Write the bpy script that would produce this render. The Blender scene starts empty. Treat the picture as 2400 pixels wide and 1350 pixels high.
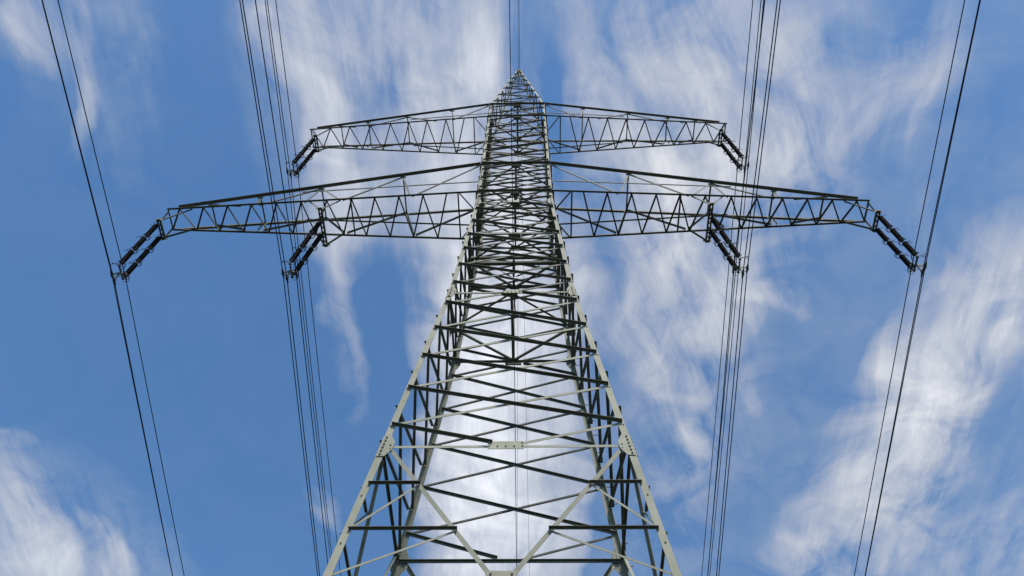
import bpy, math, random
import numpy as np
from mathutils import Vector, Matrix

random.seed(7)
PI = math.pi
scene = bpy.context.scene
COL = scene.collection

# ------------------------------------------------------------------ camera
cam_data = bpy.data.cameras.new("camera")
cam = bpy.data.objects.new("camera", cam_data)
COL.objects.link(cam)
CAM_LOC = Vector((0.5770, -14.0, 1.6))
YAW, PITCH, ROLL = math.radians(-2.55425), math.radians(58.80519), math.radians(1.62016)
fwd = Vector((math.sin(YAW) * math.cos(PITCH), math.cos(YAW) * math.cos(PITCH), math.sin(PITCH)))
r_ = Vector((math.cos(YAW), -math.sin(YAW), 0.0))
u_ = r_.cross(fwd)
right = r_ * math.cos(ROLL) + u_ * math.sin(ROLL)
upv = u_ * math.cos(ROLL) - r_ * math.sin(ROLL)
m3 = Matrix((right, upv, -fwd)).transposed()
cam.matrix_world = Matrix.Translation(CAM_LOC) @ m3.to_4x4()
cam_data.sensor_width = 36.0
cam_data.lens = 1949.9988 / 2400.0 * 36.0
cam_data.clip_start = 0.05
cam_data.clip_end = 6000.0
scene.camera = cam

# ------------------------------------------------------------------ colour management
scene.view_settings.view_transform = 'Standard'
scene.view_settings.look = 'None'
scene.view_settings.gamma = 1.0
scene.view_settings.exposure = 0.0
scene.view_settings.use_curve_mapping = False
scene.cycles.sample_clamp_indirect = 4.0

# ------------------------------------------------------------------ sun, high behind the viewer and softened by thin cloud
SUN_EL, SUN_AZ = math.radians(60.0), math.radians(165.0)
sun_data = bpy.data.lights.new("sun", 'SUN')
sun_data.energy = 5.0
sun_data.angle = math.radians(10.0)
sun_data.color = (1.0, 0.95, 0.88)
sun = bpy.data.objects.new("sun", sun_data)
COL.objects.link(sun)
sd = Vector((math.sin(SUN_AZ) * math.cos(SUN_EL), math.cos(SUN_AZ) * math.cos(SUN_EL), math.sin(SUN_EL)))
sun.rotation_euler = sd.to_track_quat('Z', 'Y').to_euler()

# ------------------------------------------------------------------ world: Nishita sky under a procedural cirrus layer
SKY_STRENGTH = 0.15
world = bpy.data.worlds.new("World")
scene.world = world
world.use_nodes = True
NT = world.node_tree
for n in list(NT.nodes):
    NT.nodes.remove(n)
LK = NT.links


def N(kind, **kw):
    n = NT.nodes.new(kind)
    for k, v in kw.items():
        setattr(n, k, v)
    return n


def val(sock, v):
    if isinstance(v, bpy.types.NodeSocket):
        LK.new(v, sock)
    else:
        sock.default_value = v


def MA(op, a, b=0.0, c=None, clamp=False):
    n = N('ShaderNodeMath', operation=op)
    n.use_clamp = clamp
    val(n.inputs[0], a)
    val(n.inputs[1], b)
    if c is not None:
        val(n.inputs[2], c)
    return n.outputs[0]


def VM(op, a, b=None, s=None):
    n = N('ShaderNodeVectorMath', operation=op)
    val(n.inputs[0], a)
    if b is not None:
        val(n.inputs[1], b)
    if s is not None:
        val(n.inputs['Scale'], s)
    return n.outputs[0]


def NOISE(vec, scale, detail, rough=0.5, dist=0.0):
    n = N('ShaderNodeTexNoise')
    n.noise_dimensions = '3D'
    LK.new(vec, n.inputs['Vector'])
    n.inputs['Scale'].default_value = scale
    n.inputs['Detail'].default_value = detail
    n.inputs['Roughness'].default_value = rough
    n.inputs['Distortion'].default_value = dist
    return n


sky = N('ShaderNodeTexSky')
sky.sky_type = 'NISHITA'
sky.sun_disc = False
sky.sun_elevation = SUN_EL
sky.sun_rotation = SUN_AZ
sky.altitude = 200.0
sky.air_density = 1.0
sky.dust_density = 0.2
sky.ozone_density = 2.0

tc = N('ShaderNodeTexCoord')
dirv = tc.outputs['Generated']
sx = N('ShaderNodeSeparateXYZ')
LK.new(dirv, sx.inputs[0])
zc = MA('MAXIMUM', sx.outputs[2], 0.06)
uvn = N('ShaderNodeCombineXYZ')
LK.new(MA('DIVIDE', sx.outputs[0], zc), uvn.inputs[0])
LK.new(MA('DIVIDE', sx.outputs[1], zc), uvn.inputs[1])
UV = uvn.outputs[0]                       # where the view direction meets a flat cloud layer, in units of its height

n1 = NOISE(UV, 4.0, 2.0, 0.5)
n2 = NOISE(UV, 13.0, 2.0, 0.5)
w1 = VM('SCALE', VM('SUBTRACT', n1.outputs['Color'], (0.5, 0.5, 0.5)), s=0.12)
w2 = VM('SCALE', VM('SUBTRACT', n2.outputs['Color'], (0.5, 0.5, 0.5)), s=0.04)
WUV = VM('ADD', UV, VM('ADD', w1, w2))
FUV = VM('ADD', UV, VM('ADD', VM('SCALE', w1, s=0.45), VM('SCALE', w2, s=0.25)))

# cloud banks and streaks of the cirrus layer: centre, heading, half length, half width, density
CLOUDS = [(-0.207,0.713,92.7,0.22,0.048,-0.3),
    (-0.118,1.076,92.3,0.301,0.124,0.75),
    (-0.11,0.74,97.7,0.186,0.068,0.4),
    (0.039,0.335,88.0,0.139,0.025,-0.4),
    (-0.224,0.373,88.1,0.117,0.022,-0.35),
    (0.121,1.096,89.8,0.222,0.044,-1.0),
    (0.69,0.842,88.6,0.138,0.044,-0.5),
    (0.452,0.655,92.2,0.247,0.067,-0.3),
    (-0.316,0.827,94.5,0.154,0.024,-0.2),
    (0.103,0.613,74.1,0.117,0.022,-0.25),
    (-0.025,0.268,79.9,0.043,0.018,-0.3),
    (-0.265,0.274,88.0,0.159,0.073,1.0),
    (-0.26,0.448,87.2,0.176,0.06,0.7),
    (-0.26,0.673,94.1,0.193,0.029,0.42),
    (-0.295,0.291,89.5,0.133,0.038,0.25),
    (-0.122,0.238,58.4,0.141,0.092,0.8),
    (-0.097,0.332,106.9,0.126,0.075,0.75),
    (-0.163,0.405,152.0,0.107,0.08,0.4),
    (-0.186,0.293,84.7,0.102,0.057,0.2),
    (-0.047,0.241,81.8,0.082,0.045,0.35),
    (-0.108,0.497,95.4,0.14,0.062,0.6),
    (-0.029,0.448,87.3,0.142,0.07,1.0),
    (-0.025,0.68,90.1,0.297,0.127,2.1),
    (-0.047,1.057,92.2,0.409,0.167,1.7),
    (-0.15,0.649,94.2,0.178,0.049,0.3),
    (-0.135,0.988,86.8,0.302,0.076,0.35),
    (-0.142,0.494,46.1,0.088,0.079,0.4),
    (0.152,0.274,66.6,0.122,0.035,0.4),
    (0.221,0.412,67.4,0.136,0.027,0.42),
    (0.202,0.291,67.1,0.136,0.027,0.35),
    (0.069,0.266,76.8,0.104,0.045,0.42),
    (0.11,0.368,62.6,0.116,0.049,0.5),
    (0.149,0.479,68.1,0.152,0.055,0.42),
    (0.192,0.486,66.9,0.139,0.024,0.45),
    (0.215,0.621,68.6,0.169,0.034,0.38),
    (0.125,0.679,62.5,0.165,0.054,0.38),
    (0.186,0.708,72.5,0.225,0.058,0.4),
    (0.252,0.249,60.4,0.093,0.047,0.38),
    (0.317,0.272,65.9,0.075,0.029,0.4),
    (0.316,0.404,68.1,0.098,0.046,0.6),
    (0.299,0.566,74.9,0.103,0.043,0.5),
    (0.287,0.657,91.7,0.124,0.055,0.62),
    (0.35,0.641,22.7,0.066,0.031,0.5),
    (0.25,0.891,55.3,0.057,0.035,0.75),
    (0.257,0.852,89.0,0.152,0.04,0.42),
    (0.13,0.419,56.5,0.361,0.184,0.2),
    (0.291,0.377,65.2,0.283,0.164,0.18),
    (0.468,0.299,87.5,0.157,0.065,0.28),
    (0.392,0.394,103.3,0.105,0.062,0.2),
    (0.491,0.356,88.5,0.06,0.013,0.3),
    (0.437,0.622,69.4,0.08,0.027,0.25),
    (0.349,0.811,77.0,0.052,0.018,0.25),
    (0.228,1.04,81.9,0.182,0.076,0.2),
    (0.648,0.591,116.2,0.16,0.102,0.6),
    (0.613,0.723,103.5,0.217,0.126,0.62),
    (0.59,0.872,94.4,0.225,0.14,0.7),
    (0.537,1.075,108.7,0.264,0.129,0.55),
    (0.566,0.856,97.8,0.111,0.058,0.4),
    (0.499,1.121,-15.4,0.115,0.05,0.4),
    (0.631,1.155,-75.5,0.161,0.047,0.45),
    (0.779,1.165,123.6,0.213,0.13,0.35),
    (0.691,0.676,92.3,0.115,0.042,0.4),
    (0.525,0.744,66.3,0.053,0.026,0.3),
    (-0.27,0.338,92.1,0.246,0.106,0.22),
    (-0.145,0.327,91.4,0.258,0.142,0.22),
    (-0.202,0.489,100.1,0.177,0.122,0.2),
    (0.17,0.407,73.0,0.366,0.142,0.2),
    (0.285,0.366,78.1,0.309,0.158,0.17),
    (0.41,0.355,86.7,0.271,0.132,0.1),
    (0.225,0.73,79.2,0.383,0.144,0.26),
    (0.589,0.917,86.5,0.481,0.206,0.17),
    (-0.833,1.125,67.0,0.337,0.234,0.22),
    (-0.585,0.24,88.6,0.115,0.088,0.08),
    (-0.505,0.314,108.5,0.189,0.064,0.12),
    (-0.132,0.837,94.7,0.409,0.07,0.2),
    (-0.882,0.973,77.9,0.153,0.086,0.5),
    (-0.861,1.149,74.4,0.206,0.104,0.42),
    (-0.934,1.236,49.5,0.227,0.217,0.5),
    (-0.752,1.1,71.2,0.064,0.03,0.6),
    (-0.743,1.169,89.6,0.092,0.039,0.6),
    (-0.83,1.168,28.0,0.144,0.086,0.35),
    (-0.833,0.867,20.3,0.05,0.038,0.4),
    (-0.616,0.218,43.2,0.08,0.065,0.45),
    (-0.619,0.252,61.5,0.039,0.019,0.4),
    (-0.545,0.262,96.4,0.1,0.025,0.4),
    (-0.559,0.34,104.5,0.066,0.019,0.35),
    (-0.483,0.246,72.4,0.075,0.045,0.14),
    (-0.354,1.048,82.1,0.057,0.022,0.4)]
total = None
for (cx, cy, ang, a, b, amp) in CLOUDS:
    mp = N('ShaderNodeMapping')
    mp.vector_type = 'TEXTURE'
    LK.new(WUV, mp.inputs['Vector'])
    mp.inputs['Location'].default_value = (cx, cy, 0)
    mp.inputs['Rotation'].default_value = (0, 0, math.radians(ang))
    mp.inputs['Scale'].default_value = (a, b, 1)
    g = N('ShaderNodeTexGradient', gradient_type='SPHERICAL')
    LK.new(mp.outputs[0], g.inputs[0])
    g2 = g.outputs[1]
    # smooth bump: g*g*(3-2g)
    sm = MA('SMOOTH_MIN', g2, 0.62, 0.5)
    if total is None:
        total = MA('MULTIPLY', sm, amp * 1.3)
    else:
        total = MA('MULTIPLY_ADD', sm, amp * 1.3, total)

total = MA('MAXIMUM', total, 0.0)
# fibres drawn out along the wind, and soft mottling
fm = N('ShaderNodeMapping')
LK.new(FUV, fm.inputs['Vector'])
fm.inputs['Rotation'].default_value = (0, 0, math.radians(-3))
fm.inputs['Scale'].default_value = (1.0, 0.11, 1.0)
fibA = NOISE(fm.outputs[0], 24.0, 9.0, 0.68, 0.3)
fm3 = N('ShaderNodeMapping')
fm3.vector_type = 'TEXTURE'
LK.new(FUV, fm3.inputs['Vector'])
fm3.inputs['Rotation'].default_value = (0, 0, math.radians(-23))
fm3.inputs['Scale'].default_value = (1.0, 13.0, 1.0)
fibB = NOISE(fm3.outputs[0], 34.0, 9.0, 0.68, 0.25)
su = N('ShaderNodeSeparateXYZ')
LK.new(UV, su.inputs[0])
ma1 = N('ShaderNodeMapRange', interpolation_type='SMOOTHSTEP')
LK.new(su.outputs[0], ma1.inputs[0])
ma1.inputs[1].default_value = 0.02
ma1.inputs[2].default_value = 0.14
ma2 = N('ShaderNodeMapRange', interpolation_type='SMOOTHSTEP')
LK.new(su.outputs[0], ma2.inputs[0])
ma2.inputs[1].default_value = 0.46
ma2.inputs[2].default_value = 0.36
fx = N('ShaderNodeMix', data_type='FLOAT')
LK.new(MA('MULTIPLY', ma1.outputs[0], ma2.outputs[0]), fx.inputs[0])
LK.new(fibA.outputs[0], fx.inputs[2])
LK.new(fibB.outputs[0], fx.inputs[3])
fib = fx
mot = NOISE(WUV, 7.0, 6.0, 0.55, 0.9)
fm2 = N('ShaderNodeMapping')
LK.new(FUV, fm2.inputs['Vector'])
fm2.inputs['Rotation'].default_value = (0, 0, math.radians(24))
fm2.inputs['Scale'].default_value = (1.0, 0.35, 1.0)
fine = NOISE(fm2.outputs[0], 50.0, 8.0, 0.62, 0.25)
f1 = MA('MULTIPLY_ADD', fib.outputs[0], 2.7, -1.35)
f2 = MA('MULTIPLY_ADD', mot.outputs[0], 3.4, -1.75)
f3 = MA('MULTIPLY_ADD', fine.outputs[0], 1.0, -0.5)
ff = MA('ADD', MA('ADD', f1, f2), f3)
# thin cloud breaks up into fibres, thick cloud closes over
br = MA('DIVIDE', ff, MA('ADD', MA('MULTIPLY', total, 1.2), 0.75))
dens = MA('MULTIPLY', total, MA('MAXIMUM', MA('MULTIPLY_ADD', br, 1.15, 0.82), 0.03))
# random cirrus beyond the banks listed above, so that the sky goes on in the same manner everywhere
rm = N('ShaderNodeMapping')
LK.new(WUV, rm.inputs['Vector'])
rm.inputs['Scale'].default_value = (1.0, 0.4, 1.0)
far = NOISE(rm.outputs[0], 1.7, 6.0, 0.6, 0.4)
farm = N('ShaderNodeMapRange', interpolation_type='SMOOTHSTEP')
LK.new(far.outputs[0], farm.inputs[0])
farm.inputs[1].default_value = 0.45
farm.inputs[2].default_value = 0.75
# only away from the banks already placed
cen = VM('SUBTRACT', UV, (-0.03, 0.62, 0.0))
ln = N('ShaderNodeVectorMath', operation='LENGTH')
LK.new(cen, ln.inputs[0])
outm = N('ShaderNodeMapRange', interpolation_type='SMOOTHSTEP')
LK.new(ln.outputs['Value'], outm.inputs[0])
outm.inputs[1].default_value = 1.0
outm.inputs[2].default_value = 1.5
dens = MA('MULTIPLY_ADD', MA('MULTIPLY', farm.outputs[0], outm.outputs[0]), 0.8, dens)
# opacity: 1-exp(-k*d)
op = MA('SUBTRACT', 1.0, MA('EXPONENT', MA('MULTIPLY', dens, -1.25)))
veil = MA('MULTIPLY', MA('MULTIPLY_ADD', f2, 0.05, 0.05), MA('MULTIPLY_ADD', ma1.outputs[0], 2.3, 0.5))
op = MA('ADD', op, MA('MAXIMUM', veil, 0.0), clamp=True)

# cloud brightness: thick parts are whiter
bright = MA('MULTIPLY_ADD', MA('POWER', MA('MINIMUM', dens, 2.3), 1.8), 0.72, 4.2)
cc = N('ShaderNodeVectorMath', operation='SCALE')
cc.inputs[0].default_value = (0.94, 0.965, 1.04)
LK.new(bright, cc.inputs['Scale'])
skyc = N('ShaderNodeVectorMath', operation='MULTIPLY')
LK.new(sky.outputs[0], skyc.inputs[0])
skyc.inputs[1].default_value = (0.66, 1.0, 1.18)
mix = N('ShaderNodeMix', data_type='RGBA')
LK.new(op, mix.inputs[0])
LK.new(skyc.outputs[0], mix.inputs[6])
LK.new(cc.outputs[0], mix.inputs[7])
bg = N('ShaderNodeBackground')
bg.inputs['Strength'].default_value = SKY_STRENGTH
LK.new(mix.outputs[2], bg.inputs['Color'])
wo = N('ShaderNodeOutputWorld')
LK.new(bg.outputs[0], wo.inputs[0])

# ------------------------------------------------------------------ materials
def new_mat(name):
    m = bpy.data.materials.new(name)
    m.use_nodes = True
    nt = m.node_tree
    b = nt.nodes['Principled BSDF']
    return m, nt, b


def mottled(name, c1, c2, rough, metal=0.0, scale=3.0, detail=6.0, bump=0.0, spec=0.5, dirt=None):
    m, nt, b = new_mat(name)
    tcn = nt.nodes.new('ShaderNodeTexCoord')
    oi = nt.nodes.new('ShaderNodeObjectInfo')
    add = nt.nodes.new('ShaderNodeVectorMath')
    add.operation = 'ADD'
    nt.links.new(tcn.outputs['Object'], add.inputs[0])
    nt.links.new(oi.outputs['Random'], add.inputs[1])
    nz = nt.nodes.new('ShaderNodeTexNoise')
    nz.inputs['Scale'].default_value = scale
    nz.inputs['Detail'].default_value = detail
    nz.inputs['Roughness'].default_value = 0.6
    nt.links.new(add.outputs[0], nz.inputs['Vector'])
    cr = nt.nodes.new('ShaderNodeValToRGB')
    cr.color_ramp.elements[0].position = 0.32
    cr.color_ramp.elements[0].color = (*c1, 1)
    cr.color_ramp.elements[1].position = 0.68
    cr.color_ramp.elements[1].color = (*c2, 1)
    nt.links.new(nz.outputs['Fac'], cr.inputs[0])
    col = cr.outputs[0]
    # every piece a slightly different batch of paint
    hsv = nt.nodes.new('ShaderNodeHueSaturation')
    mr = nt.nodes.new('ShaderNodeMapRange')
    mr.inputs[3].default_value = 0.86
    mr.inputs[4].default_value = 1.12
    nt.links.new(oi.outputs['Random'], mr.inputs[0])
    nt.links.new(mr.outputs[0], hsv.inputs['Value'])
    nt.links.new(col, hsv.inputs['Color'])
    col = hsv.outputs[0]
    if dirt:
        nz2 = nt.nodes.new('ShaderNodeTexNoise')
        nz2.inputs['Scale'].default_value = scale * 6
        nz2.inputs['Detail'].default_value = 8
        nt.links.new(add.outputs[0], nz2.inputs['Vector'])
        r2 = nt.nodes.new('ShaderNodeMapRange')
        r2.inputs[1].default_value = 0.60
        r2.inputs[2].default_value = 0.72
        r2.inputs[4].default_value = 0.7
        nt.links.new(nz2.outputs['Fac'], r2.inputs[0])
        mx = nt.nodes.new('ShaderNodeMix')
        mx.data_type = 'RGBA'
        nt.links.new(r2.outputs[0], mx.inputs[0])
        nt.links.new(col, mx.inputs[6])
        mx.inputs[7].default_value = (*dirt, 1)
        col = mx.outputs[2]
    nt.links.new(col, b.inputs['Base Color'])
    b.inputs['Roughness'].default_value = rough
    b.inputs['Metallic'].default_value = metal
    b.inputs['Specular IOR Level'].default_value = spec
    if bump:
        bp = nt.nodes.new('ShaderNodeBump')
        bp.inputs['Strength'].default_value = bump
        bp.inputs['Distance'].default_value = 0.01
        nt.links.new(nz.outputs['Fac'], bp.inputs['Height'])
        nt.links.new(bp.outputs[0], b.inputs['Normal'])
    return m


M_STEEL = mottled('painted_steel', (0.115, 0.118, 0.095), (0.185, 0.183, 0.15), 0.7, 0.0, 2.2, 7, 0.15, 0.2, (0.15, 0.135, 0.10))  # shade put into the colour: arms and bracing darkened towards silhouette
M_STEEL_LIT = mottled('painted_steel_lit', (0.235, 0.23, 0.17), (0.325, 0.315, 0.24), 0.68, 0.0, 1.6, 9, 0.15, 0.2, (0.19, 0.165, 0.12))  # same steel paint, lightened to put the light on legs and plates into the colour
M_BOLT = mottled('bolt_steel', (0.07, 0.07, 0.06), (0.15, 0.13, 0.11), 0.6, 0.3, 9)
M_PORC = mottled('brown_porcelain', (0.004, 0.003, 0.0028), (0.008, 0.005, 0.004), 0.5, 0.0, 5, 6, 0, 0.08)
M_GALV = mottled('galvanised_fitting', (0.05, 0.052, 0.045), (0.10, 0.10, 0.088), 0.6, 0.2, 6)
M_WIRE = mottled('weathered_conductor', (0.02, 0.021, 0.026), (0.035, 0.036, 0.042), 0.6, 0.3, 4)
M_CONC = mottled('footing_concrete', (0.25, 0.24, 0.22), (0.38, 0.37, 0.34), 0.9, 0.0, 4, 8, 0.3)
M_GRASS = mottled('meadow_grass', (0.012, 0.015, 0.007), (0.026, 0.030, 0.013), 0.95, 0.0, 0.6, 10, 0.3, 0.2, (0.045, 0.038, 0.025))


# ------------------------------------------------------------------ mesh helpers
def V(*a):
    return Vector(a)


class MB:
    """collects primitives of ONE part"""

    def __init__(self):
        self.v, self.f, self.sm = [], [], []

    def prism(self, poly0, poly1, smooth=False):
        n = len(poly0)
        b = len(self.v)
        self.v += [tuple(p) for p in poly0] + [tuple(p) for p in poly1]
        for i in range(n):
            j = (i + 1) % n
            self.f.append((b + i, b + j, b + n + j, b + n + i))
            self.sm.append(smooth)
        self.f.append(tuple(b + i for i in reversed(range(n))))
        self.sm.append(False)
        self.f.append(tuple(b + n + i for i in range(n)))
        self.sm.append(False)

    def angle(self, p0, p1, A, B, w, t=0.009, wa=None):
        """rolled angle section: spine p0-p1, one leg (wa wide) along A, the other (w wide) along B"""
        if wa is None:
            wa = w
        d = (p1 - p0).normalized()
        A = (A - d * A.dot(d)).normalized()
        B = (B - d * B.dot(d))
        B = (B - A * B.dot(A)).normalized()
        prof = [V(0, 0, 0), A * wa, A * wa + B * t, A * t + B * t, A * t + B * w, B * w]
        self.prism([p0 + q for q in prof], [p1 + q for q in prof])

    def box(self, c, ax, ay, az, hx, hy, hz):
        P0 = [c - az * hz + ax * sx_ * hx + ay * sy_ * hy for sx_, sy_ in ((-1, -1), (1, -1), (1, 1), (-1, 1))]
        P1 = [p + az * 2 * hz for p in P0]
        self.prism(P0, P1)

    def tube(self, pts, r, n=8):
        pts = [Vector(p) for p in pts]
        rr = r if isinstance(r, (list, tuple)) else [r] * len(pts)
        rings = []
        prev = None
        for i, p in enumerate(pts):
            d = (pts[min(i + 1, len(pts) - 1)] - pts[max(i - 1, 0)]).normalized()
            if prev is None:
                x = d.cross(V(0, 0, 1))
                if x.length < 1e-3:
                    x = d.cross(V(1, 0, 0))
                x.normalize()
            else:
                x = (prev - d * prev.dot(d)).normalized()
            prev = x
            y = d.cross(x)
            rings.append([p + (x * math.cos(2 * PI * k / n) + y * math.sin(2 * PI * k / n)) * rr[i] for k in range(n)])
        b = len(self.v)
        for rg in rings:
            self.v += [tuple(q) for q in rg]
        for i in range(len(rings) - 1):
            for k in range(n):
                j = (k + 1) % n
                self.f.append((b + i * n + k, b + i * n + j, b + (i + 1) * n + j, b + (i + 1) * n + k))
                self.sm.append(True)
        self.f.append(tuple(b + k for k in reversed(range(n))))
        self.sm.append(False)
        e = b + (len(rings) - 1) * n
        self.f.append(tuple(e + k for k in range(n)))
        self.sm.append(False)

    def lathe(self, p0, d, prof, n=14):
        d = d.normalized()
        x = d.cross(V(0, 1, 0.01)).normalized()
        y = d.cross(x)
        b = len(self.v)
        for (s, r) in prof:
            for k in range(n):
                a = 2 * PI * k / n
                self.v.append(tuple(p0 + d * s + (x * math.cos(a) + y * math.sin(a)) * r))
        for i in range(len(prof) - 1):
            for k in range(n):
                j = (k + 1) % n
                self.f.append((b + i * n + k, b + (i + 1) * n + k, b + (i + 1) * n + j, b + i * n + j))
                self.sm.append(True)
        self.f.append(tuple(b + k for k in range(n)))
        self.sm.append(False)
        e = b + (len(prof) - 1) * n
        self.f.append(tuple(e + k for k in reversed(range(n))))
        self.sm.append(False)

    def mesh(self, name, mat):
        me = bpy.data.meshes.new(name)
        me.from_pydata(self.v, [], self.f)
        me.polygons.foreach_set('use_smooth', self.sm)
        me.materials.append(mat)
        me.update()
        import bmesh
        bm = bmesh.new()
        bm.from_mesh(me)
        bmesh.ops.recalc_face_normals(bm, faces=bm.faces)
        bm.to_mesh(me)
        bm.free()
        return me

    def build(self, name, mat, parent=None):
        return link(name, self.mesh(name, mat), parent)


def link(name, me, parent=None, loc=None, rot=None):
    o = bpy.data.objects.new(name, me)
    COL.objects.link(o)
    if parent is not None:
        o.parent = parent
        # parts are modelled in world coordinates: undo the thing's own place
        o.matrix_parent_inverse = PINV[parent.name] if parent.name in PINV else Matrix()
    if loc is not None:
        o.location = loc
    if rot is not None:
        o.rotation_euler = rot
    return o


PINV = {}


def empty(name, loc, parent=None):
    o = bpy.data.objects.new(name, None)
    o.empty_display_size = 0.3
    COL.objects.link(o)
    loc = Vector(loc)
    if parent is not None:
        o.parent = parent
        o.location = loc - WORLDLOC[parent.name]
    else:
        o.location = loc
    WORLDLOC[o.name] = loc
    PINV[o.name] = Matrix.Translation(-loc)
    return o


WORLDLOC = {}


def tag(o, label=None, cat=None, group=None, kind=None):
    if label:
        o['label'] = label
    if cat:
        o['category'] = cat
    if group:
        o['group'] = group
    if kind:
        o['kind'] = kind
    return o


# ------------------------------------------------------------------ ground
g = MB()
NG = 24
for i in range(NG + 1):
    for j in range(NG + 1):
        x = (i / NG - 0.5) * 2
        y = (j / NG - 0.5) * 2
        X, Y = 2500 * x * abs(x), 2500 * y * abs(y)
        d = math.hypot(X, Y)
        g.v.append((X, Y, 0.0 if d < 60 else (0.9 * math.sin(X * 0.011) + 0.9 * math.sin(Y * 0.013 + 1)) * min(1, (d - 60) / 200)))
for i in range(NG):
    for j in range(NG):
        a = i * (NG + 1) + j
        g.f.append((a, a + NG + 1, a + NG + 2, a + 1))
        g.sm.append(True)
gr = g.build('ground', M_GRASS)
gr['kind'] = 'structure'

# ------------------------------------------------------------------ tower geometry
R0, R1, RA, R2 = 15.156, 22.407, 26.474, 29.206
ZB, ZT, ZB2, ZT2, ZP = 30.071, 32.744, 38.492, 40.183, 48.70
K_Z = [0.0, R0, R1, R2, ZT2, ZP]
K_W = [4.526, 2.723, 1.8605, 1.402, 1.299, 0.085]
K_D = [2.982, 1.831, 1.280, 0.9805, 0.9045, 0.085]


def interp(z, K):
    if z <= K_Z[0]:
        return K[0]
    for i in range(len(K_Z) - 1):
        if z <= K_Z[i + 1]:
            t = (z - K_Z[i]) / (K_Z[i + 1] - K_Z[i])
            return K[i] + (K[i + 1] - K[i]) * t
    return K[-1]


def hx(z):
    return interp(z, K_W)


def hy(z):
    return interp(z, K_D)


def FP(k, s, z, off=0.0):
    """point on face k (0 front, 1 right, 2 rear, 3 left); s from -1 to 1 as seen from outside"""
    a, b = hx(z), hy(z)
    if k == 0:
        return V(s * a, -b - off, z)
    if k == 1:
        return V(a + off, s * b, z)
    if k == 2:
        return V(-s * a, b + off, z)
    return V(-a - off, -s * b, z)


FN = [V(0, -1, 0), V(1, 0, 0), V(0, 1, 0), V(-1, 0, 0)]
FR = [V(1, 0, 0), V(0, 1, 0), V(-1, 0, 0), V(0, -1, 0)]


def half(k, z):
    return hx(z) if k in (0, 2) else hy(z)


tower = empty('transmission_tower', (0, 0, 0))
tag(tower, 'tall grey-green steel lattice pylon with two pairs of cross arms and a pointed peak', 'pylon')

# legs: one bent angle section per corner
LEG_W = [(0.0, 0.16), (R0, 0.155), (R1, 0.14), (R2, 0.12), (ZT2, 0.085), (ZP, 0.05)]


def leg_w(z):
    for (a, wa), (b, wb) in zip(LEG_W, LEG_W[1:]):
        if z <= b:
            return wa + (wb - wa) * (z - a) / (b - a)
    return 0.05


for sx_, sy_ in ((-1, -1), (1, -1), (1, 1), (-1, 1)):
    mb = MB()
    zs = [0.0, R0, R1, R2, ZT2, ZP]
    profs = []
    for z in zs:
        w, t = leg_w(z), 0.013
        p = V(sx_ * hx(z), sy_ * hy(z), z)
        A, B = V(-sx_, 0, 0), V(0, -sy_, 0)
        profs.append([p + q for q in (V(0, 0, 0), A * w, A * w + B * t, A * t + B * t, A * t + B * w, B * w)])
    b0 = len(mb.v)
    for pr in profs:
        mb.v += [tuple(q) for q in pr]
    for i in range(len(zs) - 1):
        for k in range(6):
            j = (k + 1) % 6
            mb.f.append((b0 + i * 6 + k, b0 + i * 6 + j, b0 + (i + 1) * 6 + j, b0 + (i + 1) * 6 + k))
            mb.sm.append(False)
    mb.f.append(tuple(b0 + k for k in range(6)))
    mb.sm.append(False)
    mb.f.append(tuple(b0 + 30 + k for k in range(6)))
    mb.sm.append(False)
    mb.build('leg', M_STEEL_LIT, tower)
    ft = MB()
    c = V(sx_ * hx(0), sy_ * hy(0), 0)
    ft.lathe(c + V(0, 0, -0.8), V(0, 0, 1), [(0, 0.55), (0.9, 0.5), (1.05, 0.45), (1.12, 0.3)], 20)
    ft.build('concrete_footing', M_CONC, tower)


def face_bar(name, k, s0, z0, s1, z1, w, outer, parent=tower, inset=0.0, mat=None):
    """flat leg of the angle in the face, other leg standing out (outer) or in, along the upper edge"""
    n, r = FN[k], FR[k]
    off = 0.004 if outer else -0.016
    p0, p1 = FP(k, s0, z0, off), FP(k, s1, z1, off)
    d = (p1 - p0).normalized()
    down = V(0, 0, -1)
    down = (down - d * down.dot(d)).normalized()
    wa = w * (0.66 if outer else 0.92)
    p0, p1 = p0 - down * wa * 0.5, p1 - down * wa * 0.5
    mb = MB()
    mb.angle(p0, p1, down, n if outer else -n, w * (1.08 if outer else 0.85), 0.008, wa)
    return mb.build(name, mat or (M_STEEL_LIT if (not outer and k == 0 and max(z0, z1) < 22.6) else M_STEEL), parent)  # low inner bars of the front face take the lit copy of the paint


def se(k, z, ins=0.05):
    return 1 - ins / half(k, z)


bolts = MB()


def bolt(p, n, r=0.02, h=0.022):
    x = n.cross(V(0, 0, 1))
    if x.length < 0.1:
        x = n.cross(V(1, 0, 0))
    x.normalize()
    y = n.cross(x)
    P0 = [p + (x * math.cos(PI * q / 3) + y * math.sin(PI * q / 3)) * r for q in range(6)]
    bolts.prism(P0, [q + n * h for q in P0])


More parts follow.
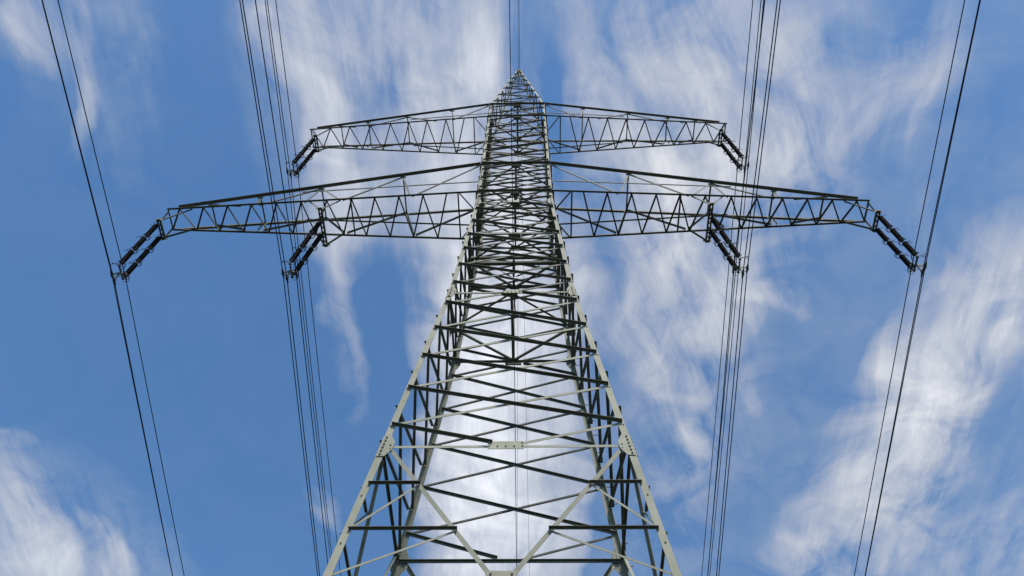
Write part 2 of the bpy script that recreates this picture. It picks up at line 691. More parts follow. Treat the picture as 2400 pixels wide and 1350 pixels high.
# bracing of the four faces, seen from outside. below ring R2 the outer bars fall to the right, above it they rise to the right
SECT = [
    (R0, R1, [15.95, 17.45, 18.92, 20.35, 21.80], 0.078, True),
    (R1, R2, [23.05, 24.24, 25.39, 26.47, 27.58, 28.66], 0.074, True),
    (R2, ZB, [29.62], 0.060, False),
    (ZB, ZT, [30.50, 31.36, 32.20], 0.058, False),
    (ZT, ZB2, [33.22, 34.28, 35.20, 36.10, 36.98, 37.94], 0.056, False),
    (ZB2, ZT2, [38.87, 39.74], 0.052, False),
]
for k in range(4):
    for (za, zb, nodes, w, falls) in SECT:
        cw = 0.30 if za == R0 else 0.17
        cs = lambda z: cw / half(k, z)
        zl = nodes[0]
        sg = 1 if falls else -1
        if k in (1, 3):
            # the narrow faces are braced half a panel out of step, leg to leg, without middle plates
            nodes = [za + 0.22] + [(p_ + q_) / 2 for p_, q_ in zip(nodes, nodes[1:])] + [zb - 0.16]
            for a, b in zip(nodes, nodes[1:]):
                face_bar('cross_brace', k, -sg * se(k, b), b - 0.03, sg * se(k, a), a + 0.03, w, True)
                face_bar('cross_brace', k, -sg * se(k, a), a, sg * se(k, b), b, w, False)
            continue
        # half panels to the middle of the rings. sg=+1: the outer bar of a pair starts at the upper left
        face_bar('cross_brace', k, -sg * se(k, zl), zl - 0.02, -sg * cs(za), za + 0.09, w, True)
        face_bar('cross_brace', k, sg * se(k, zl), zl + 0.02, sg * cs(za), za + 0.09, w, False)
        zl = nodes[-1]
        face_bar('cross_brace', k, sg * se(k, zl), zl + 0.02, sg * cs(zb), zb - 0.09, w, True)
        face_bar('cross_brace', k, -sg * se(k, zl), zl - 0.02, -sg * cs(zb), zb - 0.09, w, False)
        for a, b in zip(nodes, nodes[1:]):
            face_bar('cross_brace', k, -sg * se(k, b), b - 0.03, sg * se(k, a), a + 0.03, w, True)
            face_bar('cross_brace', k, -sg * se(k, a), a - 0.0, sg * se(k, b), b + 0.0, w, False)
            # bolt where the pair crosses
            zc = (a + b) / 2
            bolt(FP(k, 0, zc, 0.012), FN[k], 0.014, 0.02)
        for z in nodes:
            for s in (-1, 1):
                bolt(FP(k, s * (1 - 0.035 / half(k, z)), z - 0.05, 0.002), FN[k], 0.016, 0.02)
                if z < R1:
                    bolt(FP(k, s * (1 - 0.05 / half(k, z)), z + 0.06, 0.002), FN[k], 0.016, 0.02)

# ring beams and their middle plates
def plate(name, k, pts, off, t=0.012, parent=tower):
    """flat plate in face k; pts are (metres from the centre line, z)"""
    n = FN[k]
    P0 = []
    for (x, z) in pts:
        h = half(k, z)
        P0.append(FP(k, x / h, z, off))
    mb = MB()
    mb.prism(P0, [p + n * t for p in P0])
    return mb.build(name, M_STEEL_LIT, parent)


RINGS = [(R0, 0.078, False, 0.39, 0.13), (R1, 0.07, False, 0.25, 0.10), (R2, 0.06, False, 0.25, 0.085),
         (ZB, 0.088, True, 0.26, 0.075), (ZT, 0.10, True, 0.22, 0.075), (ZB2, 0.075, True, 0.22, 0.06), (ZT2, 0.085, True, 0.18, 0.06)]
for (z, w, outer, pw, ph) in RINGS:
    for k in range(4):
        if outer and k in (1, 3):
            ow = w * 0.8
        else:
            ow = w
        e = se(k, z, -0.02) if outer else se(k, z, 0.06)
        if outer:
            face_bar('ring_beam', k, -e, z + 0.03, e, z + 0.03, ow, True)
        else:
            face_bar('ring_beam', k, -e, z, e, z, ow, False)
        if not (z == R0 and k > 0): plate('centre_plate', k, [(-pw, z - ph), (pw, z - ph), (pw, z + ph), (-pw, z + ph)], 0.014 if not outer else -0.03)
        if z in (R0, R1) and k == 0:
            for q in range(5):
                bolt(FP(k, (q - 2) * pw * 0.46 / half(k, z), z - 0.035, 0.026), FN[k], 0.019, 0.022)
            for q in (-1, 1):
                bolt(FP(k, q * pw * 0.9 / half(k, z), z + 0.08, 0.026), FN[k], 0.019, 0.022)
# level A: heavy beams with a wide frame
for k in range(4):
    face_bar('ring_beam', k, -se(k, RA), RA + 0.06, se(k, RA), RA + 0.06, 0.11, False)
# knee gussets at the corner joints
for (z, sc, wl) in ((R0, 0.95, 0.165), (R1, 0.76, 0.15), (R2, 0.60, 0.13)):
    for k in range(4):
        for s in (-1, 1):
            h = lambda zz: half(k, zz)
            zt, zm1, zm0, zb_ = z + 0.40 * sc, z + 0.14 * sc, z - 0.12 * sc, z - 0.36 * sc
            pts = [(s * (h(zt) - 0.015), zt), (s * (h(zt) - wl), zt), (s * (h(zm1) - 0.31 * sc), zm1), (s * (h(zm0) - 0.31 * sc), zm0),
                   (s * (h(zb_) - wl - 0.02), zb_), (s * (h(zb_) - 0.015), zb_)]
            plate('knee_gusset', k, pts, 0.004, 0.014)
            for q in range(6):
                zz = zb_ + (zt - zb_) * (q + 0.6) / 6.3
                bolt(FP(k, s * (1 - 0.075 / h(zz)), zz, 0.018), FN[k], 0.021, 0.03)
            if z < R2:
                bolt(FP(k, s * (1 - 0.24 * sc / h(z)), z + 0.03, 0.018), FN[k], 0.017, 0.022)
                bolt(FP(k, s * (1 - 0.26 * sc / h(z)), z - 0.10 * sc, 0.018), FN[k], 0.012, 0.018)
# small joint plates on the slender upper legs, where each pair of bars meets a leg
for (za, zb, nodes, w, falls) in SECT[2:]:
    for z in nodes:
        for k in (0, 2):
            for s in (-1, 1):
                h = half(k, z)
                plate('joint_plate', k, [(s * (h - 0.005), z - 0.13), (s * (h - 0.15), z - 0.10), (s * (h - 0.15), z + 0.10), (s * (h - 0.005), z + 0.13)], 0.006, 0.01)
                for q in (-1, 1):
                    bolt(FP(k, s * (1 - 0.045 / h), z + q * 0.06, 0.017), FN[k], 0.014, 0.02)
# wide gussets where the top chords of the arms meet the legs
for z, wd in ((ZT, 0.42), (ZT2, 0.22)):
    for k in (0, 2):
        for s in (-1, 1):
            h = half(k, z)
            plate('arm_gusset', k, [(s * (h + wd), z - 0.05), (s * (h + wd * 0.6), z - 0.11), (s * (h - wd * 0.5), z - 0.13), (s * (h - wd), z - 0.05)], -0.004, 0.01)

# legs' splice covers above the waist
for zz in (31.9, 35.6, 38.1):
    for k in (0, 2):
        for s in (-1, 1):
            pts = [(s * (half(k, zz) - 0.008), zz - 0.28), (s * (half(k, zz) - leg_w(zz) - 0.004), zz - 0.28),
                   (s * (half(k, zz + 0.28) - leg_w(zz) - 0.004), zz + 0.28), (s * (half(k, zz + 0.28) - 0.008), zz + 0.28)]
            plate('splice_plate', k, pts, 0.005, 0.009)
            for q in range(5):
                bolt(FP(k, s * (1 - 0.05 / half(k, zz)), zz - 0.22 + q * 0.11, 0.015), FN[k], 0.013, 0.02)


def hbar(name, p0, p1, w, parent=tower, up=True, side=None):
    """horizontal bracing bar: one leg level (its underside is what one sees from the ground), the other upright"""
    d = (p1 - p0).normalized()
    s = d.cross(V(0, 0, 1)).normalized()
    mb = MB()
    mb.angle(p0 - s * w * 0.5, p1 - s * w * 0.5, s, V(0, 0, 1), w, 0.008)
    return mb.build(name, M_STEEL, parent)


# plan bracing: diamonds between the four middle points, and a strut from front to rear
for z, w, dz in ((R1, 0.065, 0.0), (RA, 0.07, 0.0), (R2, 0.05, 0.0), (ZB, 0.06, 0.0), (ZT, 0.06, 0.0), (ZB2, 0.055, 0.0), (ZT2, 0.055, 0.0)):
    mid = [FP(k, 0, z, -0.05) for k in range(4)]
    for k in range(4):
        a, b = mid[k], mid[(k + 1) % 4]
        hbar('plan_brace', a + V(0, 0, 0.005 * k), b + V(0, 0, 0.005 * k), w)
    if z != RA:
        hbar('plan_strut', mid[0] + V(0, 0, 0.03), mid[2] + V(0, 0, 0.03), w * 1.25)
    else:
        hbar('plan_strut', mid[1] + V(0, 0.10, 0.03), mid[3] + V(0, 0.10, 0.03), 0.12)
        hbar('plan_strut', mid[1] + V(0, -0.12, 0.03), mid[3] + V(0, -0.12, 0.03), 0.10)
    for k in (1, 3):
        mb = MB()
        mb.box(mid[k] + FN[k] * -0.02 + V(0, 0, -0.004), V(1, 0, 0), V(0, 1, 0), V(0, 0, 1), 0.07, 0.16, 0.004)
        mb.build('plan_gusset', M_STEEL, tower)
    for k in (0, 2):
        mb = MB()
        mb.box(mid[k] + FN[k] * -0.03 + V(0, 0, -0.004), V(1, 0, 0), V(0, 1, 0), V(0, 0, 1), 0.17, 0.08, 0.004)
        mb.build('plan_gusset', M_STEEL, tower)

# K bracing below the lowest ring in view, with its secondary bars
ZK = 11.42
for k in range(4):
    h0, hk = half(k, R0), half(k, ZK)
    kd = lambda z: (h0 - 0.30) * (z - ZK - 0.12) / (R0 - 0.14 - ZK - 0.12) + 0.17 * (R0 - z) / (R0 - ZK)
    for s in (-1, 1):
        face_bar('knee_brace', k, s * (h0 - 0.28) / h0, R0 - 0.12, s * 0.20 / hk, ZK + 0.10, 0.098, False, mat=M_STEEL_LIT)
        for z in (13.94, 12.64):
            h = half(k, z)
            face_bar('secondary_bar', k, s * (1 - 0.10 / h), z, s * (kd(z) - 0.02) / h, z, 0.062, True)
        a, b = 13.94, 12.64
        face_bar('secondary_bar', k, s * (kd(a) + 0.02) / half(k, a), a - 0.03, s * (1 - 0.12 / half(k, b)), b + 0.05, 0.050, False)
        face_bar('secondary_bar', k, s * (kd(b) + 0.02) / half(k, b), b - 0.04, s * (1 - 0.12 / half(k, ZK)), ZK + 0.10, 0.050, False)
        for z in (13.94, 12.64):
            bolt(FP(k, s * kd(z) / half(k, z), z - 0.06, 0.0), FN[k], 0.016, 0.022)
            bolt(FP(k, s * (1 - 0.07 / half(k, z)), z - 0.35, 0.0), FN[k], 0.016, 0.022)
    face_bar('ring_beam', k, -1 + 0.06 / hk, ZK - 0.06, 1 - 0.06 / hk, ZK - 0.06, 0.08, False)
    plate('centre_plate', k, [(-0.30, ZK - 0.14), (0.30, ZK - 0.14), (0.27, ZK + 0.17), (-0.27, ZK + 0.17)], 0.004)
    bolt(FP(k, -0.19 / hk, ZK + 0.10, 0.018), FN[k], 0.022, 0.022)
    bolt(FP(k, 0.19 / hk, ZK + 0.10, 0.018), FN[k], 0.022, 0.022)
    # rest of the foot, down to the footings
    for (za, zb) in ((ZK - 0.1, 6.2), (6.2, 0.5)):
        face_bar('foot_brace', k, -se(k, za), za, se(k, zb), zb, 0.09, True)
        face_bar('foot_brace', k, se(k, za), za, -se(k, zb), zb, 0.09, False)
    face_bar('ring_beam', k, -se(k, 6.2), 6.2, se(k, 6.2), 6.2, 0.08, False)

# peak: single zigzag on each face
zz = [ZT2 + 0.05, 40.99, 41.62, 42.30, 43.10, 43.80, 44.42, 45.07, 45.66, 46.25, 46.80, 47.30, 47.75]
for k in range(4):
    s = 1
    if k in (1, 3):
        s = -1
    for a, b in zip(zz, zz[1:]):
        face_bar('peak_brace', k, s * se(k, a, 0.02), a, -s * se(k, b, 0.02), b, 0.044 if a < 45 else 0.035, True)
        s = -s
mb = MB()
mb.box(V(0, 0, 48.50), V(1, 0, 0), V(0, 1, 0), V(0, 0, 1), 0.13, 0.13, 0.012)
mb.box(V(0, 0, 48.0), V(1, 0, 0), V(0, 1, 0), V(0, 0, 1), 0.19, 0.012, 0.3)
mb.box(V(0, 0, 48.1), V(1, 0, 0), V(0, 1, 0), V(0, 0, 1), 0.012, 0.17, 0.3)
mb.build('peak_cap', M_STEEL, tower)
mb = MB()
mb.tube([V(0.1, 0, 48.45), V(0.2, 0, 48.55), V(0.22, -0.03, 48.38)], 0.02, 6)
mb.tube([V(0, -0.12, 48.62), V(0, 0.12, 48.62)], 0.04, 8)
mb.build('peak_clamp', M_GALV, tower)

# climbing pegs up the right rear leg
peg = MB()
peg.tube([V(-0.03, 0, 0), V(0.15, 0, 0.0), V(0.165, 0, 0.0), V(0.172, 0, 0.03)], 0.011, 6)
peg_me = peg.mesh('climbing_peg', M_GALV)
z = 3.0
q = 0
while z < 47.0:
    side = q % 2
    p = V(hx(z), hy(z), z) + (V(0.0, -0.05, 0) if side == 0 else V(0.0, -0.10, 0))
    o = link('climbing_peg', peg_me, tower, loc=p)
    z += 0.6 if z < R1 else 0.5
    q += 1

# ------------------------------------------------------------------ cross arms
def arm(s, z0, zt, L, dep0, dept, xt, fb, strut_x, hangers, posts, webs, midz, midx, wch, wtop, wz, label):
    """one cross arm: s = -1 left / 1 right. depth halves dep0 at the tower and dept at the tip"""
    root = empty('cross_arm', (s * hx(z0), 0, z0), tower)
    root['label'] = label
    x0 = hx(z0)

    def dp(x):
        return dep0 + (dept - dep0) * (x - x0) / (L - x0)

    def B(x, f, dz=0.0, dy=0.0):
        return V(s * x, f * (dp(x) + dy), z0 + dz)

    xT0 = hx(zt)

    def T(x, f, dz=0.0, dy=0.0):
        t = (x - xT0) / (xt - xT0)
        return V(s * x, f * (hy(zt) + (dp(xt) - hy(zt)) * t + dy), zt + (z0 + 0.10 - zt) * t + dz)

    def chord(name, p0, p1, f, w, top):
        mb = MB()
        n = V(0, f, 0)
        mb.angle(p0, p1, V(0, 0, -1) if top else V(0, 0, 1), n, w, 0.01, w * 0.55)
        mb.build(name, M_STEEL, root)

    def web(name, p0, p1, f, w, inward=True):
        mb = MB()
        d = (p1 - p0).normalized()
        down = V(0, 0, -1)
        down = (down - d * down.dot(d)).normalized()
        mb.angle(p0 - down * w / 2, p1 - down * w / 2, down, V(0, -f if inward else f, 0), w, 0.007)
        mb.build(name, M_STEEL, root)

    for f in (-1, 1):
        chord('bottom_chord', B(x0 - 0.05, f), B(L, f), f, wch, False)
        chord('top_chord', T(xT0 + 0.03, f, 0.03), T(xt, f, 0.03), f, wtop, True)
        for (xa, xb) in webs:            # (x on top chord, x on bottom chord)
            web('web_brace', T(xa, f, -0.03, -0.012), B(xb, f, 0.05, -0.012), f, wz * 1.15)
        # light middle strut
        xe = midx
        pe = T(xe, f, -0.06, -0.02)
        p0 = V(s * (hx(midz) - 0.05), f * (hy(midz)), midz)
        web('middle_strut', p0, V(pe.x, pe.y, midz), f, wz * 0.85)
        for x in posts:
            web('post', T(x, f, -0.03, -0.03), B(x + 0.1, f, 0.05, -0.03), f, wz * 0.8)
    for x in sorted(set(w_[0] for w_ in webs)):
        if x > xT0 + 0.5:
            hbar('top_strut', T(x, -1, -0.03), T(x, 1, -0.03), wz, root)
    # zigzag in the bottom plane, hung just under the chords
    for i in range(len(fb) - 1):
        a, b = fb[i], fb[i + 1]
        fa = -1 if i % 2 == 0 else 1
        mb = MB()
        p0, p1 = B(a, fa, -0.006, 0.02), B(b, -fa, -0.006, 0.02)
        d = (p1 - p0).normalized()
        sd_ = d.cross(V(0, 0, 1)).normalized()
        mb.angle(p0 - sd_ * wz / 2, p1 - sd_ * wz / 2, sd_, V(0, 0, 1) if False else V(0, 0, -1), wz, 0.007)
        mb.build('zigzag_bar', M_STEEL, root)
    for x in strut_x:
        hbar('cross_strut', B(x, -1, -0.012), B(x, 1, -0.012), wz, root)
    # bars from the last struts back to the middle of the tower's side
    sm = V(s * (hx(z0) - 0.02), 0, z0 - 0.004)
    for f in (-1, 1):
        hbar('root_brace', B(strut_x[0] - 0.06, f, -0.02), sm + V(0, 0.05 * f, -0.02), wz * 0.85, root)
    # inner plan bars that cross the arm at the level of the top chord joints
    # hanger beams
    for (xh, zh, ya, yb, xs) in hangers:
        hw_ = 0.082
        for q in (-1, 1):
            mb = MB()
            mb.angle(V(s * xh + q * hw_, ya, zh), V(s * xh + q * hw_, yb, zh), V(0, 0, 1), V(-q, 0, 0), 0.062, 0.01)
            mb.build('hanger_beam', M_STEEL, root)
        n = max(2, int(round((yb - ya) / 0.2)))
        for i in range(n + 1):
            y = ya + (yb - ya) * i / n
            mb = MB()
            mb.box(V(s * xh, y, zh - 0.006), V(1, 0, 0), V(0, 1, 0), V(0, 0, 1), hw_ - 0.002, 0.055 if i in (0, n) else 0.034, 0.005)
            mb.build('batten_plate', M_STEEL, root)
        for f, y in ((-1, ya), (1, yb)):
            mb = MB()
            mb.box(V(s * xh, y + 0.006 * f, zh + 0.05), V(1, 0, 0), V(0, 1, 0), V(0, 0, 1), 0.15, 0.006, 0.075)
            mb.build('end_plate', M_STEEL, root)
            for xb in xs:
                pa = V(s * (xh + (0.06 if xb > xh else -0.06)), y, zh + 0.05)
                web('hanger_brace', B(min(xb, L), f, 0.02, -0.01), pa, f, wz, True)
    # gusset of the first top joint
    for x in sorted(set(w_[0] for w_ in webs)):
        if x > xT0 + 0.5:
            for f in (-1, 1):
                mb = MB()
                mb.box(T(x, f, -0.07, -0.015), V(1, 0, 0), V(0, 1, 0), V(0, 0, 1), 0.11, 0.006, 0.06)
                mb.build('joint_plate', M_STEEL, root)
    # rows of splice bolts under the chords
    for xb in (x0 + 0.45, L * 0.62):
        for f in (-1, 1):
            for i in range(6):
                bolt(B(xb + i * 0.07, f, 0.0, 0.03), V(0, 0, -1), 0.014, 0.03)
    return root


LOW_FB = [2.13, 2.56, 3.01, 3.45, 3.94, 4.36, 4.84, 5.28, 5.76, 6.16, 6.64, 7.11, 7.72, 8.08, 8.60, 9.03, 9.52, 10.0, 10.5, 10.92, 11.41, 11.85, 12.30, 12.77, 13.22]
# the first entry is the strut, zigzag starts at the front chord
low_zig = LOW_FB[1:]
UP_FB = [2.44, 2.87, 3.29, 3.73, 4.17, 4.6, 5.02, 5.45, 5.88, 6.34, 6.82, 7.3, 7.79, 8.24, 8.69, 9.15, 9.55]
for s, nm in ((-1, 'left'), (1, 'right')):
    arm(s, ZB, ZT, 13.25, hy(ZB), 0.40, 12.85, low_zig, [2.13, 6.2, 13.22], 
        [(7.22, 29.38, -0.70, 0.84, (6.6, 7.75)), (13.33, 29.33, -0.33, 0.43, (12.3, 13.2))],
        [9.85],
        [(hx(ZT) + 0.1, 3.85), (4.45, 3.95), (4.45, 6.5), (7.57, 6.62), (7.57, 7.95), (7.57, 9.7), (9.85, 9.75), (11.65, 10.45)],
        31.12, 8.3, 0.078, 0.122, 0.057,
        'lower %s cross arm, wide and triangular, carrying two insulator sets' % nm)
    arm(s, ZB2, ZT2, 9.68, hy(ZB2), 0.40, 9.35, UP_FB, [2.0, 9.62],
        [(9.32, 37.95, -0.32, 0.43, (8.75, 9.62))],
        [7.0],
        [(hx(ZT2) + 0.1, 2.95), (3.1, 2.95), (5.2, 3.75), (5.2, 6.8), (7.0, 6.85), (8.25, 7.55)],
        39.05, 5.0, 0.064, 0.094, 0.048,
        'upper %s cross arm, short, carrying one insulator set at its tip' % nm)

bo = bolts.build('bolts', M_BOLT, tower)
bo['kind'] = 'stuff'

# ------------------------------------------------------------------ insulator sets
def insulator_meshes():
    L_ = 0.935
    prof = [(0.0, 0.03), (0.0, 0.045), (0.055, 0.05), (0.065, 0.036)]
    n = 20
    for i in range(n):
        s0 = 0.07 + i * (L_ - 0.14) / n
        st = (L_ - 0.14) / n
        prof += [(s0 + st * 0.05, 0.036), (s0 + st * 0.30, 0.089), (s0 + st * 0.55, 0.091), (s0 + st * 0.95, 0.036)]
    prof += [(L_ - 0.065, 0.036)]
    mb = MB()
    mb.lathe(V(0, 0, 0), V(0, 0, -1), prof[3:], 14)
    rod = mb.mesh('insulator_rod', M_PORC)
    mb = MB()
    mb.lathe(V(0, 0, 0), V(0, 0, -1), [(-0.015, 0.02), (0.0, 0.048), (0.055, 0.052), (0.065, 0.03)], 12)
    cap = mb.mesh('end_cap', M_WIRE)
    mb = MB()
    mb.tube([V(0, 0, 0.02), V(0, 0, -0.11)], 0.016, 6)
    mb.box(V(0, 0, -0.045), V(1, 0, 0), V(0, 1, 0), V(0, 0, 1), 0.028, 0.016, 0.035)
    lk = mb.mesh('ball_link', M_WIRE)
    # arcing horn: open ring round the cap with a long straight tail
    mb = MB()
    pts = []
    for i in range(15):
        a = math.radians(-150 + i * 20)
        pts.append(V(0.135 * math.cos(a) + 0.03, 0.125 * math.sin(a), -0.02))
    mb.tube(pts, 0.010, 6)
    mb.tube([V(0.03 - 0.02, 0, 0.015), V(0.165, 0, -0.02)], 0.0065, 5)
    tl = [V(-0.03, 0.0, 0.02), V(-0.12, 0.02, -0.0), V(-0.22, 0.025, 0.035), V(-0.29, 0.02, 0.10)]
    mb.tube(tl, 0.0105, 6)
    horn = mb.mesh('arcing_horn', M_WIRE)
    return rod, cap, lk, horn, L_


ROD, CAP, LINKM, HORN, ROD_L = insulator_meshes()


def place(name, me, parent, p, d, s, flip=False):
    """put a mesh whose axis is -Z at p so that it runs along d; its +X turns towards the tower"""
    zax = (-d).normalized()
    xax = V(-s, 0, 0)
    xax = (xax - zax * xax.dot(zax)).normalized()
    yax = zax.cross(xax)
    if flip:
        zax, yax = -zax, -yax
    o = link(name, me, parent)
    M = Matrix((xax, yax, zax)).transposed().to_4x4()
    o.matrix_world = Matrix.Translation(p) @ M
    o.matrix_parent_inverse = Matrix()
    # matrix_basis relative to the parent, which is an unrotated empty
    loc = p - WORLDLOC[parent.name]
    o.matrix_basis = Matrix.Translation(loc) @ M
    return o


DU, DV = 0.45, 0.35


def insulator_set(s, xt, zt, xb, zb, yc, label):
    root = empty('insulator_set', (s * xt, yc, zt))
    tag(root, label, 'insulator', 'twin insulator strings hung from the cross arms')
    for f in (-1, 1):
        top = V(s * xt, yc + 0.255 * f, zt)
        bot = V(s * xb, yc + 0.255 * f, zb)
        d = (bot - top).normalized()
        Ls = (bot - top).length
        gap = (Ls - 3 * ROD_L) / 4
        pos = 0.0
        # shackle to the beam
        sh = MB()
        sh.tube([top + V(0, 0, 0.14), top + d * gap], 0.017, 6)
        sh.box(top + V(0, 0, 0.04), V(1, 0, 0), V(0, 1, 0), V(0, 0, 1), 0.035, 0.02, 0.05)
        sh.build('shackle', M_GALV, root)
        pos = gap
        for i in range(3):
            p = top + d * pos
            rod = place('insulator_rod', ROD, root, p, d, s)
            for nm, me, dd, fl in (('end_cap', CAP, 0.0, False), ('end_cap', CAP, ROD_L, True), ('arcing_horn', HORN, -0.005, False), ('arcing_horn', HORN, ROD_L + 0.005, True)):
                c = bpy.data.objects.new(nm, me)
                COL.objects.link(c)
                c.parent = rod
                c.matrix_basis = Matrix.Translation(V(0, 0, -dd)) @ (Matrix.Rotation(PI, 4, 'X') if fl else Matrix())
            pos += ROD_L
            if i < 2:
                place('ball_link', LINKM, root, top + d * (pos + gap * 0.1), d, s)
            pos += gap
    # yoke: bar between the two strings, and a forked plate out to the three clamps
    c = V(s * xb, yc, zb - 0.06)
    yk = MB()
    yk.box(c, V(1, 0, 0), V(0, 1, 0), V(0, 0, 1), 0.016, 0.31, 0.04)
    yk.box(c + V(0, 0.255, 0.03), V(1, 0, 0), V(0, 1, 0), V(0, 0, 1), 0.035, 0.035, 0.06)
    yk.box(c + V(0, -0.255, 0.03), V(1, 0, 0), V(0, 1, 0), V(0, 0, 1), 0.03, 0.03, 0.06)
    o = yk.build('yoke_bar', M_GALV, root)
    A = V(s * (xb + DU / 2), yc, zb - 0.26)
    C_ = V(s * (xb - DU / 2), yc, zb - 0.26)
    Bp = V(s * xb, yc, zb - 0.26 - DV)
    fk = MB()
    t = 0.012
    hub = c + V(0, 0, -0.06)
    def blade(a, b, wa, wb):
        d = (b - a).normalized()
        pz = V(-d.z, 0, d.x)
        P0 = [a + pz * wa, a - pz * wa, b - pz * wb, b + pz * wb]
        P0 = [p_ + V(0, -t, 0) for p_ in P0]
        fk.prism(P0, [p_ + V(0, 2 * t, 0) for p_ in P0])
    blade(hub, A + V(0, 0, 0.06), 0.055, 0.03)
    blade(hub + V(0, 0.003, 0), C_ + V(0, 0, 0.06), 0.055, 0.03)
    blade(hub + V(0, -0.003, 0), Bp + V(0, 0, 0.10), 0.05, 0.03)
    fk.build('yoke_fork', M_GALV, root)
    # ball-ended counter horn on the near string
    hb = MB()
    e = c + V(s * 0.26, -0.30, 0.10)
    hb.tube([c + V(0, -0.28, 0.0), c + V(s * 0.12, -0.30, 0.02), e], 0.010, 6)
    hb.lathe(e + V(0, 0, 0.022), V(0, 0, -1), [(0, 0.006), (0.01, 0.02), (0.022, 0.025), (0.034, 0.02), (0.044, 0.006)], 8)
    hb.build('counter_horn', M_WIRE, root)
    # corona ring at the foot of each string
    for f in (-1, 1):
        rg = MB()
        cc_ = c + V(0, 0.255 * f, 0.03)
        pts = [cc_ + V(-s * (0.05 + 0.15 * math.cos(math.radians(a))), 0.15 * math.sin(math.radians(a)), -0.015) for a in range(-120, 121, 16)]
        rg.tube(pts, 0.010, 6)
        rg.build('corona_ring', M_WIRE, root)
    for p in (A, Bp, C_):
        cl = MB()
        cl.tube([p + V(0, -0.20, 0.0), p + V(0, -0.11, -0.005), p + V(0, 0, -0.012), p + V(0, 0.11, -0.005), p + V(0, 0.20, 0.0)], [0.02, 0.034, 0.045, 0.034, 0.02], 8)
        cl.box(p + V(0, 0, 0.04), V(1, 0, 0), V(0, 1, 0), V(0, 0, 1), 0.03, 0.05, 0.045)
        cl.box(p + V(s * 0.03, 0.03, 0.0), V(1, 0, 0), V(0, 1, 0), V(0, 0, 1), 0.025, 0.02, 0.02)
        cl.build('wire_clamp', M_GALV, root)
    return A, Bp, C_


SETS = [
    (-1, 13.40, 29.30, 13.53, 26.24, 'o', 'tip of the lower left arm', 'dark twin insulator string at the tip of the lower left cross arm'),
    (-1, 7.28, 29.34, 7.64, 26.24, 'i', 'middle of the lower left arm', 'dark twin insulator string hanging midway along the lower left cross arm'),
    (-1, 9.40, 37.90, 9.66, 35.02, 'u', 'upper left arm', 'dark twin insulator string at the tip of the upper left cross arm'),
    (1, 13.36, 29.30, 13.53, 26.24, 'o', 'tip of the lower right arm', 'dark twin insulator string at the tip of the lower right cross arm'),
    (1, 7.25, 29.34, 7.62, 26.24, 'i', 'middle of the lower right arm', 'dark twin insulator string hanging midway along the lower right cross arm'),
    (1, 9.38, 37.90, 9.64, 35.02, 'u', 'upper right arm', 'dark twin insulator string at the tip of the upper right cross arm'),
]
SLOPE = {
    (-1, 'o'): ((-0.008, -0.0129), (-0.0098, -0.0154), (-0.0043, -0.0111)),
    (-1, 'i'): ((-0.008, -0.0156), (-0.0116, -0.0186), (-0.0068, -0.0149)),
    (-1, 'u'): ((0.0086, -0.0124), (0.0034, -0.0138), (0.0047, -0.0126)),
    (1, 'o'): ((-0.0039, -0.0107), (-0.0008, -0.008), (-0.0044, -0.0092)),
    (1, 'i'): ((0.0104, 0.0024), (0.0147, 0.0054), (0.010, 0.0036)),
    (1, 'u'): ((-0.0125, -0.002), (-0.0075, -0.001), (-0.0078, -0.0006)),
}


def wire(name, p, near, far, dzn, dzf, r, label, cat, group):
    """overhead line through p: near span rises towards the viewer's side, far span falls away down the valley"""
    QS = 0.00025
    pts = []
    for t in (150, 120, 95, 75, 60, 48, 38, 30, 23, 17, 12, 8, 5, 2.5, 1, 0.3):
        pts.append(p + V(near * t, -t, dzn * t + QS * t * t))
    pts.append(p)
    for t in (0.3, 1, 2.5, 5, 8, 12, 17, 23, 30, 38, 48, 60, 75, 95, 120, 145):
        pts.append(p + V(far * t, t, -dzf * t + QS * t * t))
    mb = MB()
    mb.tube([q - p for q in pts], r, 6)
    o = link(name, mb.mesh(name, M_WIRE), None, loc=p)
    return tag(o, label, cat, group)


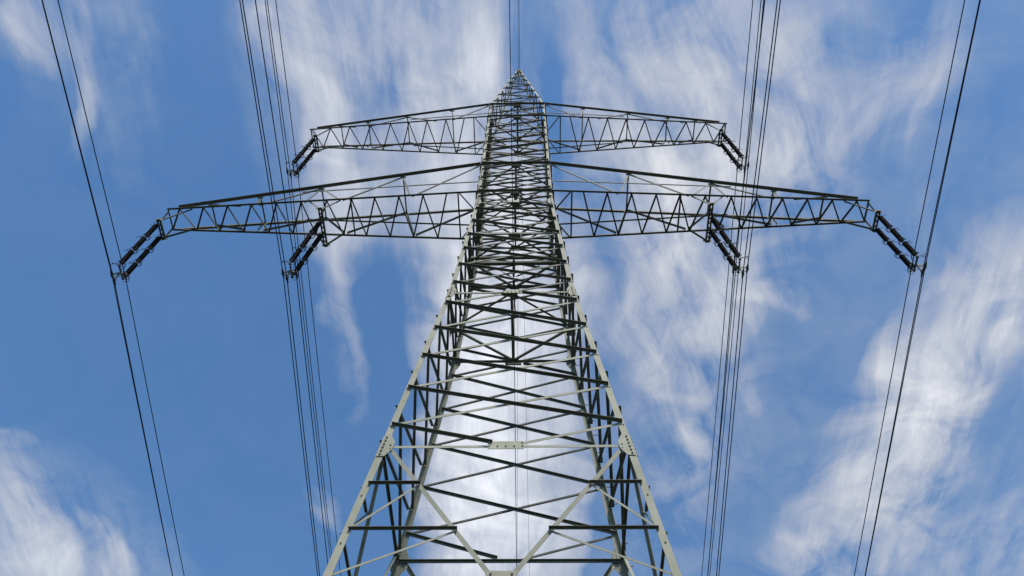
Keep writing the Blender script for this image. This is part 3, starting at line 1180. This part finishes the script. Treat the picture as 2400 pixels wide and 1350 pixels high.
for (s, xt, zt, xb, zb, key, where, label) in SETS:
    A, Bp, C_ = insulator_set(s, xt, zt, xb, zb, 0.07, label)
    for nm, p, (dn, df) in zip(('outermost', 'lowest', 'innermost'), (A, Bp, C_), SLOPE[(s, key)]):
        p = p + V(0, 0, -0.005)
        wire('conductor', p, dn, df, 0.10, 0.16, 0.0175,
             '%s of three parallel wires clamped below the %s' % (nm, where), 'wire', 'conductor wires running past the pylon')

# earth wires from the peak
wire('earth_wire', V(-0.03, 0, 48.74), 0.0103, -0.0183, 0.08, 0.10, 0.010, 'thin left earth wire held by the tip of the pylon', 'wire', 'earth wires')
wire('earth_wire', V(0.03, 0, 48.74), 0.0093, 0.0050, 0.08, 0.10, 0.010, 'thin right earth wire held by the tip of the pylon', 'wire', 'earth wires')

# cable slung inside the tower on a V of ropes below the level-A beams
cp = V(0.0, 0.0, 25.38)
wire('slung_cable', cp, 0.0040, -0.0082, 0.10, 0.16, 0.012, 'thin cable slung through the inside of the pylon body', 'cable', None)
hg = empty('cable_hanger', (0, 0, 26.4))
tag(hg, 'V shaped rope hanger with dangling clamps in the middle of the pylon body', 'hanger')
for q in (-1, 1):
    mb = MB()
    mb.tube([V(q * 0.95, 0.10, 26.46), V(q * 0.45, 0.05, 25.95), V(q * 0.05, 0, 25.46)], 0.012, 6)
    mb.build('rope', M_WIRE, hg)
    mb = MB()
    mb.tube([V(q * 0.12, 0, 25.50), V(q * 0.30, 0.01, 25.66), V(q * 0.33, 0.02, 25.73)], 0.022, 6)
    mb.build('rope_fitting', M_GALV, hg)
for sgn in (-1, 1):
    mb = MB()
    pts = [cp + V(0, sgn * t, -sgn * 0.13 * t) for t in (0.05, 0.25, 0.5, 0.75)]
    mb.tube(pts, [0.035, 0.045, 0.03, 0.015], 8)
    mb.tube([cp + V(0.02, sgn * 0.15, -0.05), cp + V(0.06, sgn * 0.5, -0.16), cp + V(0.03, sgn * 0.8, -sgn * 0.1 - 0.1)], 0.013, 6)
    mb.build('cable_clamp', M_WIRE, hg)
mb = MB()
mb.tube([cp + V(0.01, 0.75, -0.12), cp + V(0.03, 1.0, -0.35), cp + V(0.10, 1.05, -0.60), cp + V(0.05, 0.98, -0.85), cp + V(0.0, 0.95, -0.6)], 0.018, 6)
mb.build('spare_cable_loop', M_WIRE, hg)
